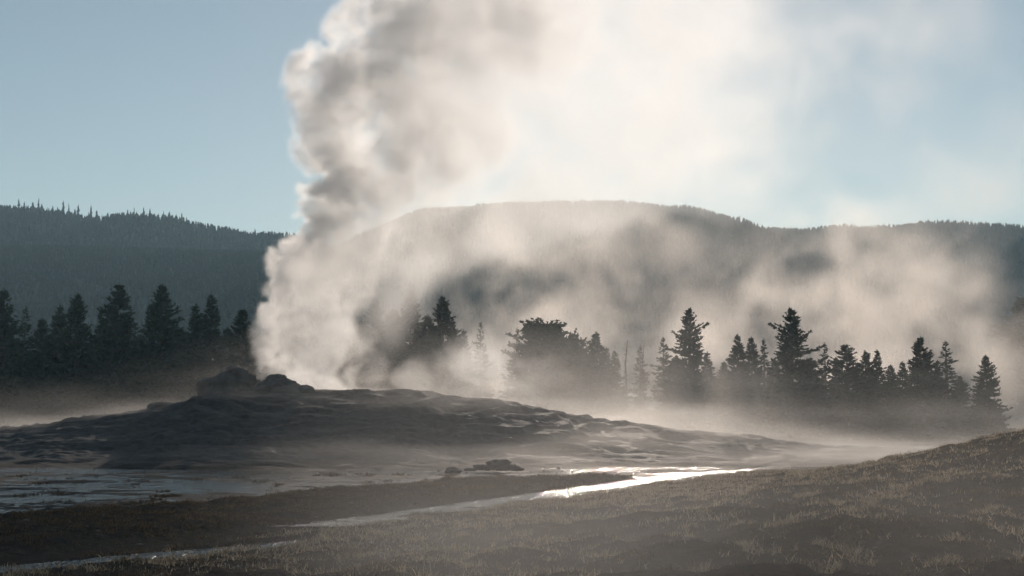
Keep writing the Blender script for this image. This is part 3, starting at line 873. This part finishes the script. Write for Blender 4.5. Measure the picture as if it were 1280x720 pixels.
def vol_group(name, n, mn, mx, mat):
    ng = bpy.data.node_groups.new(name, 'GeometryNodeTree')
    ng.interface.new_socket('Geometry', in_out='INPUT', socket_type='NodeSocketGeometry')
    ng.interface.new_socket('Geometry', in_out='OUTPUT', socket_type='NodeSocketGeometry')
    N_ = ng.nodes.new; L = ng.links.new
    gi, go = N_('NodeGroupInput'), N_('NodeGroupOutput')
    vc = N_('GeometryNodeVolumeCube')
    vc.inputs['Min'].default_value = mn; vc.inputs['Max'].default_value = mx
    for ax, k in zip('XYZ', n): vc.inputs['Resolution ' + ax].default_value = k
    pos = N_('GeometryNodeInputPosition')
    def vm(op, a, b=None):
        q = N_('ShaderNodeVectorMath'); q.operation = op
        for s, v in zip(q.inputs, (a, b)):
            if v is None: continue
            if isinstance(v, tuple): s.default_value = v
            else: L(v, s)
        return q.outputs['Value'] if op == 'DOT_PRODUCT' else q.outputs['Vector']
    rel = vm('MULTIPLY', vm('SUBTRACT', pos.outputs[0], mn), tuple((n[i] - 0.001) / (mx[i] - mn[i]) for i in range(3)))
    fl = vm('MINIMUM', vm('FLOOR', vm('MAXIMUM', rel, (0.0, 0.0, 0.0))), tuple(float(k - 1) for k in n))
    # two dot products keep each index part exact in float
    sub = vm('DOT_PRODUCT', fl, (1.0, float(n[0]), 0.0)); top = vm('DOT_PRODUCT', fl, (0.0, 0.0, 1.0))
    i1 = N_('FunctionNodeFloatToInt'); i2 = N_('FunctionNodeFloatToInt'); L(sub, i1.inputs[0]); L(top, i2.inputs[0])
    mu = N_('FunctionNodeIntegerMath'); mu.operation = 'MULTIPLY'; L(i2.outputs[0], mu.inputs[0]); mu.inputs[1].default_value = n[0] * n[1]
    ad = N_('FunctionNodeIntegerMath'); ad.operation = 'ADD'; L(mu.outputs[0], ad.inputs[0]); L(i1.outputs[0], ad.inputs[1])
    at = N_('GeometryNodeInputNamedAttribute'); at.data_type = 'FLOAT'; at.inputs[0].default_value = 'density'
    si = N_('GeometryNodeSampleIndex'); si.data_type = 'FLOAT'; si.domain = 'POINT'; si.clamp = True
    L(gi.outputs[0], si.inputs['Geometry']); L(at.outputs[0], si.inputs['Value']); L(ad.outputs[0], si.inputs['Index'])
    L(si.outputs[0], vc.inputs['Density'])
    sm = N_('GeometryNodeSetMaterial'); sm.inputs['Material'].default_value = mat
    L(vc.outputs[0], sm.inputs[0]); L(sm.outputs[0], go.inputs[0])
    return ng

def vol_object(name, D, mn, mx, mat, parent=None):
    D = np.where(D < 1e-5, 0, D).astype(np.float32)
    n = D.shape
    me = bpy.data.meshes.new(name)
    me.vertices.add(D.size)
    c = np.tile(np.array([(mn[i] + mx[i]) / 2 for i in range(3)], np.float32), D.size)
    me.vertices.foreach_set('co', c)
    a = me.attributes.new('density', 'FLOAT', 'POINT')
    a.data.foreach_set('value', np.ascontiguousarray(D.transpose(2, 1, 0)).ravel())
    me.materials.append(mat)
    ob = bpy.data.objects.new(name, me); COL.objects.link(ob)
    md = ob.modifiers.new('steam', 'NODES'); md.node_group = vol_group(name, n, mn, mx, mat)
    if parent is not None: ob.parent = parent
    ob['kind'] = 'stuff'
    return ob

def hull_mesh(name, D, mn, mx, thr, step, mat, smooth_it=3):
    """closed lumpy skin round the dense part of a steam field"""
    n = D.shape; m = [k // step for k in n]
    A = D[:m[0] * step, :m[1] * step, :m[2] * step].reshape(m[0], step, m[1], step, m[2], step).mean((1, 3, 5)) > thr
    A = np.pad(A, 1)
    cell = [(mx[i] - mn[i]) / n[i] * step for i in range(3)]
    ids, V, Fc = {}, [], []
    def vid(p):
        if p not in ids:
            ids[p] = len(V); V.append(p)
        return ids[p]
    for ax in range(3):
        for sgn in (1, -1):
            B = A & ~np.roll(A, -sgn, ax)
            for c in np.argwhere(B):
                c = list(int(q) for q in c); b = c.copy(); b[ax] += 1 if sgn > 0 else 0
                u, v = (ax + 1) % 3, (ax + 2) % 3
                qd = []
                for du, dv in ((0, 0), (1, 0), (1, 1), (0, 1)):
                    p = b.copy(); p[u] += du; p[v] += dv; qd.append(vid(tuple(p)))
                Fc.append(qd if sgn > 0 else qd[::-1])
    V = np.array(V, float); Fa = np.array(Fc, np.int32)
    for _ in range(smooth_it):
        S = np.zeros_like(V); Cn = np.zeros(len(V))
        for k in range(4):
            a_, b_ = Fa[:, k], Fa[:, (k + 1) % 4]
            np.add.at(S, a_, V[b_]); np.add.at(S, b_, V[a_]); np.add.at(Cn, a_, 1); np.add.at(Cn, b_, 1)
        V = 0.4 * V + 0.6 * S / Cn[:, None]
    V = (V - 1) * np.array(cell) + np.array(mn)
    return new_mesh(name, V, Fa, (mat,), smooth=True)

def grid_axes(mn, mx, vox):
    n = tuple(int(round((mx[i] - mn[i]) / vox[i])) for i in range(3))
    ax = [(np.arange(n[i]) + 0.5) / n[i] * (mx[i] - mn[i]) + mn[i] for i in range(3)]
    return n, [ax[0][:, None, None].astype(np.float32), ax[1][None, :, None].astype(np.float32), ax[2][None, None, :].astype(np.float32)]

# --- the main column --------------------------------------------------------
D0 = 104.0
def build_plume():
    mn, mx = (-19.5, 94.0, 3.5), (29.0, 117.0, 45.5)
    vox = (0.17, 0.22, 0.17)
    n, (X, Y, Z) = grid_axes(mn, mx, vox); size = [mx[i] - mn[i] for i in range(3)]
    # outline of the dense column: photo rows -> left and right edge (world metres at the vent's distance)
    rows = [(500, 335, 475), (470, 333, 452), (440, 328, 448), (400, 326, 452), (370, 340, 470), (345, 346, 492), (320, 350, 520), (295, 386, 552), (270, 388, 584),
            (240, 386, 640), (212, 412, 680), (190, 398, 706), (160, 392, 730), (120, 386, 764), (95, 390, 802), (60, 410, 838), (30, 438, 856), (0, 470, 870), (-60, 505, 865), (-160, 520, 870), (-260, 580, 900)]
    zz = np.array([pix(640, r_[0], D0)[2] for r_ in rows]); o_ = np.argsort(zz)
    lx = np.array([pix(r_[1], r_[0], D0)[0] for r_ in rows]); rx = np.array([pix(r_[2], r_[0], D0)[0] for r_ in rows])
    zl = Z.ravel()
    Lx = np.interp(zl, zz[o_], lx[o_])[None, None, :]; Rx = np.interp(zl, zz[o_], rx[o_])[None, None, :]
    cx, hw = (Lx + Rx) / 2, (Rx - Lx) / 2
    ry = np.clip(0.75 * hw, 2.8, 7.5)
    drift = 104 + np.clip((Z - 12) * 0.12, 0, 4)
    q = np.sqrt(((X - cx) / hw) ** 2 + ((Y - drift) / ry) ** 2)
    sdf = (1 - q) * np.minimum(hw, ry * 1.1)
    big = fbm3(n, size, 6.5, 2, 11, 0.55, billow=True)
    bil = fbm3(n, size, 2.2, 4, 15, 0.58, billow=True)
    fine = fbm3(n, size, 0.8, 2, 25, 0.6)
    rel = np.clip((X - Lx) / np.maximum(Rx - Lx, 1), 0, 1.2)              # 0 at the windward left side, 1 at the lee side
    hgt = sstep(18, 29, Z)
    hs = sstep(9, 19, Z)
    soft = 0.38 + (2.2 + 1.6 * hgt) * rel ** 1.6 * hs + 0.25 * hgt + 0.8 * rel
    # cauliflower heads: hundreds of puffs sitting in the skin of the column
    gp = np.random.default_rng(303)
    puffs = np.full(n, -9.0, np.float32)
    cand = np.argwhere(np.abs(sdf[::3, ::3, ::3] - 0.2) < 0.5) * 3
    for c in cand[gp.choice(len(cand), 1500, replace=False)]:
        px_, py_, pz_ = X[c[0], 0, 0], Y[0, c[1], 0], Z[0, 0, c[2]]
        rr = gp.uniform(0.6, 1.0) * gp.choice([0.8, 1.2, 1.7, 2.4], p=[.32, .33, .23, .12]) * (0.85 + 0.5 * float(sstep(10, 30, pz_)))
        k0 = [max(0, int(c[i] - (rr + .6) / vox[i])) for i in range(3)]; k1 = [min(n[i], int(c[i] + (rr + .6) / vox[i]) + 1) for i in range(3)]
        sl = tuple(slice(a_, b_) for a_, b_ in zip(k0, k1))
        dd = np.sqrt((X[sl[0]] - px_) ** 2 + ((Y[:, sl[1]] - py_)) ** 2 + (Z[:, :, sl[2]] - pz_) ** 2)
        puffs[sl] = np.maximum(puffs[sl], rr - dd)
    f = np.maximum(sdf + np.minimum(big, 1.0) * 0.8, puffs * 0.95) + bil * 0.55 + fine * 0.38 - 0.42
    body = np.clip(f / soft, 0, 1); body = body * body * (3 - 2 * body) * sstep(-2.3, -1.3, sdf)
    var = np.clip(0.75 + 0.50 * fbm3(n, size, 3.4, 4, 35, 0.62), 0.12, 1.7)
    thr = 0.62 - 0.27 * hgt
    lee = hs * sstep(thr, thr + 0.45, rel)
    inner = (0.24 - 0.08 * hgt - 0.06 * lee) * np.clip(0.75 + 0.75 * fbm3(n, size, 7.5, 2, 85, 0.5), 0.15, 1.9)
    rho = inner + (0.95 * (1 - 0.9 * lee)) * np.exp(-np.maximum(f - 0.25, 0) / 0.5)
    dens = body * var * rho
    # thin ragged veil blowing off to the right of the column
    rows2 = [(470, 440, 520), (400, 440, 520), (330, 440, 600), (290, 430, 780), (250, 420, 990), (180, 440, 1060), (100, 480, 1075), (40, 640, 1050), (-40, 660, 1020), (-200, 700, 980)]
    z2 = np.array([pix(640, r_[0], D0)[2] for r_ in rows2]); o2 = np.argsort(z2)
    l2 = np.interp(zl, z2[o2], np.array([pix(r_[1], r_[0], D0)[0] for r_ in rows2])[o2])[None, None, :]
    r2 = np.interp(zl, z2[o2], np.array([pix(r_[2], r_[0], D0)[0] for r_ in rows2])[o2])[None, None, :]
    c2, h2 = (l2 + r2) / 2, (r2 - l2) / 2
    q2 = np.sqrt(((X - c2) / h2) ** 2 + ((Y - 106) / 8.0) ** 2) + 0.15 * sstep(0.25, 0.8, (X - c2) / h2)
    wisp = fbm3(n, size, 6.0, 5, 45, 0.62)
    v2 = np.clip((1 - q2) * 1.15 + 0.75 * wisp * (0.5 + 0.5 * sstep(-0.5, 0.5, (X - c2) / h2)) - 0.05, 0, 1) ** 1.3 * 0.10 * (1 - 0.45 * sstep(0.1, 0.9, (X - c2) / h2)) * sstep(6, 14, Z)
    dens = np.maximum(dens, v2)
    # low puffs boiling over the crest right of the vent
    puff = 0
    for (px_, py_, yd, rr, am) in ((470, 470, 106, 1.8, .16), (520, 476, 108, 2.0, .22), (590, 452, 110, 2.8, .22), (440, 476, 104, 1.8, .25), (610, 435, 111, 2.4, .15), (415, 440, 106, 2.0, .2),
                                   (560, 478, 107, 2.2, .25), (660, 480, 110, 2.6, .12), (640, 455, 110, 2.2, .10), (452, 352, 105, 2.4, .16), (484, 312, 105, 2.8, .15), (524, 276, 106, 3.0, .14), (566, 240, 106, 3.2, .12), (606, 202, 107, 3.4, .10), (650, 158, 107, 3.6, .08), (700, 110, 107, 3.6, .07)):
        bx, bz = pxz(px_, py_, yd)
        dd = np.sqrt((X - bx) ** 2 + ((Y - yd) / 1.2) ** 2 + ((Z - bz) / 0.75) ** 2)
        puff = np.maximum(puff, np.clip((rr - dd + bil * 1.2 + big * 0.6) / 1.7, 0, 1) * am)
    dens = np.maximum(dens, puff * np.clip(0.6 + 0.5 * wisp, 0.05, 1.3))
    # fade to nothing at the walls of the grid
    edge = sstep(mn[0], mn[0] + 2, X) * (1 - sstep(mx[0] - 5, mx[0] - .3, X)) * sstep(mn[1], mn[1] + 2, Y) * (1 - sstep(mx[1] - 2, mx[1], Y)) * (1 - sstep(mx[2] - 5, mx[2] - .5, Z)) * sstep(mn[2], mn[2] + 0.6, Z)
    dens = dens * edge
    # curl it a little
    i0, i1, i2 = np.meshgrid(*[np.arange(k, dtype=np.float32) for k in n], indexing='ij', sparse=True)
    wk = 0.6 + 0.9 * sstep(0.35, 0.9, rel)
    wx = fbm3(n, size, 2.6, 3, 55) * 2.2 * wk; wz = fbm3(n, size, 2.6, 3, 65) * 2.2 * wk; wy = fbm3(n, size, 3.2, 1, 75) * 1.5
    dens = gather3(dens.astype(np.float32), i0 + wx, i1 + wy, i2 + wz)
    dens[dens < 0.0015] = 0
    h = hull_mesh('steam_plume', dens, mn, mx, 0.035, 5, VEIL)
    tag(h, 'tall billowing white steam column rising from the geyser mound and drifting right', 'steam')
    vol_object('vapour', dens, mn, mx, STEAM, h)
build_plume()

# --- steam drifting in front of the far hill -----------------------------------
def build_drift():
    mn, mx = (-45.0, 225.0, 3.0), (135.0, 300.0, 92.0)
    vox = (0.9, 1.2, 0.9)
    n, (X, Y, Z) = grid_axes(mn, mx, vox); size = [mx[i] - mn[i] for i in range(3)]
    f = 0
    for (a, b, yd, rw, rh, am) in ((650, 305, 255, 13, 9, .60), (635, 365, 255, 13, 11, .9), (700, 400, 260, 18, 11, .9), (1050, 315, 262, 15, 9, 1.0), (1000, 370, 262, 17, 10, 1.0), (1150, 405, 260, 20, 12, 1.0),
                                   (820, 295, 265, 9, 6, .6), (760, 330, 262, 14, 9, .6), (1200, 335, 262, 16, 9, .8), (900, 440, 262, 24, 7, .9), (1060, 460, 262, 26, 8, .9), (580, 430, 258, 16, 9, .7), (1205, 235, 262, 12, 9, .30), (1000, 60, 262, 22, 14, .22), (1090, 130, 262, 24, 13, .20), (930, 190, 262, 20, 12, .20), (1130, 30, 262, 18, 10, .17), (1240, 180, 262, 14, 10, .16), (850, 390, 262, 14, 9, .35), (570, 300, 250, 7, 6, .4), (1230, 450, 262, 12, 7, .7), (1110, 350, 262, 14, 9, .8)):
        bx, bz = pxz(a, b, yd)
        dd = np.sqrt(((X - bx) / rw) ** 2 + ((Y - yd) / 22) ** 2 + ((Z - bz) / rh) ** 2)
        f = np.maximum(f, np.clip(1.25 - dd, 0, 1) * am)
    uu, vv = 640 + X / Y * F, 510 - (Z - CAMZ) / Y * F
    f = np.maximum(f, 0.16 * sstep(480, 640, uu) * (1 - sstep(1180, 1290, uu)) * sstep(248, 300, vv) * np.exp(-((Y - 260) / 20) ** 2))
    wisp = fbm3(n, size, 9.5, 5, 145, 0.62)
    D = f * np.clip(0.32 + 1.15 * wisp, 0, 2.6) * 0.056
    i0, i1, i2 = np.meshgrid(*[np.arange(k, dtype=np.float32) for k in n], indexing='ij', sparse=True)
    D = gather3(D.astype(np.float32), i0 + fbm3(n, size, 9, 2, 155) * 3.5, i1 + 0 * i0, i2 + fbm3(n, size, 9, 2, 165) * 3.0)
    D[D < 0.0006] = 0
    h = hull_mesh('steam_cloud', D, mn, mx, 0.02, 4, VEIL)
    tag(h, 'pale ragged steam clouds drifting before the far right hill, behind the trees', 'steam', kind='stuff')
    vol_object('vapour', D, mn, mx, DRIFT, h)
build_drift()

# --- ground mist -------------------------------------------------------------------
def build_mist():
    mn, mx = (-75.0, 14.0, -0.6), (100.0, 215.0, 13.4)
    vox = (1.0, 1.0, 0.4)
    n, (X, Y, Z) = grid_axes(mn, mx, vox); size = [mx[i] - mn[i] for i in range(3)]
    G = ground_z(X[:, :, 0] + 0 * Y[:, :, 0], Y[:, :, 0] + 0 * X[:, :, 0]).astype(np.float32)[:, :, None]
    hz = Z - G
    n1 = fbm3(n, size, 14.0, 4, 245, 0.6, (1.3, 1.0, 0.45)); n2 = fbm3(n, size, 5.0, 3, 255, 0.6, (1.6, 1.0, 0.25))
    mod = np.clip(0.5 + 0.55 * n1 + 0.3 * n2, 0, 2)
    u = 640 + X / Y * F
    # behind the crest: thick and tall; in front: a thin skin
    back = sstep(100, 108, Y) * (1 - sstep(185, 212, Y))
    side = (0.40 + 0.60 * sstep(180, 480, u)) * (1 - 0.5 * sstep(900, 1150, u))
    scale_b = 2.4 + 2.2 * sstep(350, 600, u) + 1.5 * sstep(560, 640, u) * (1 - sstep(860, 980, u))
    D = back * (side * 0.0085 * (1 + 0.25 * sstep(560, 640, u) * (1 - sstep(860, 980, u))) * np.exp(-np.maximum(Z - 0.2, 0) / scale_b) + (0.4 + 0.6 * sstep(180, 480, u)) * 0.0065 * np.exp(-np.maximum(hz - 0.2, 0) / 1.0)) * mod
    skin = sstep(77, 86, Y) * (1 - sstep(100, 108, Y)) * np.exp(-np.maximum(hz, 0) / 1.1) * 0.105 * np.clip(n2 * 0.9 + 0.45 * n1, 0, 1.6) * (0.28 + 0.72 * sstep(260, 560, u))
    lee = np.exp(-((Y - 103) / 5) ** 2) * np.exp(-np.maximum(hz - 0.3, 0) / 0.9) * 0.05 * mod * (u < 900)
    near = (1 - sstep(25, 48, Y)) * np.exp(-np.maximum(hz - 0.6, 0) / 1.2) * 0.048 * np.clip(0.65 + 0.45 * n1, 0.1, 2) * (0.05 + 0.95 * sstep(240, 620, u)) * (1 - 0.62 * sstep(760, 1050, u))  # thin near mist, thickened to stand in for the lens's veiling glare too
    D = D + skin + lee + near
    D = D * (hz > -0.5) * sstep(mn[0], mn[0] + 10, X) * (1 - sstep(mx[0] - 10, mx[0], X)) * (1 - sstep(10, 13.2, Z))
    D[D < 0.0004] = 0
    h = hull_mesh('mist', D, mn, mx, 0.018, 4, VEIL, 2)
    tag(h, 'low ground mist creeping over the mound and round the feet of the trees', 'mist', kind='stuff')
    vol_object('vapour', D, mn, mx, MIST, h)
build_mist()

# ------------------------------------------------------------------ haze
def box(name, mn, mx, mat):
    V = [(x_, y_, z_) for x_ in (mn[0], mx[0]) for y_ in (mn[1], mx[1]) for z_ in (mn[2], mx[2])]
    Fc = [(0, 1, 3, 2), (4, 6, 7, 5), (0, 4, 5, 1), (2, 3, 7, 6), (0, 2, 6, 4), (1, 5, 7, 3)]
    return new_mesh(name, V, Fc, (mat,))
HAZE = vol_mat('haze_air', 0.00024, 0.35, (0.50, 0.77, 0.94), '')
tag(box('haze', (-4000, -600, -4), (4000, 3600, 330), HAZE), kind='stuff')
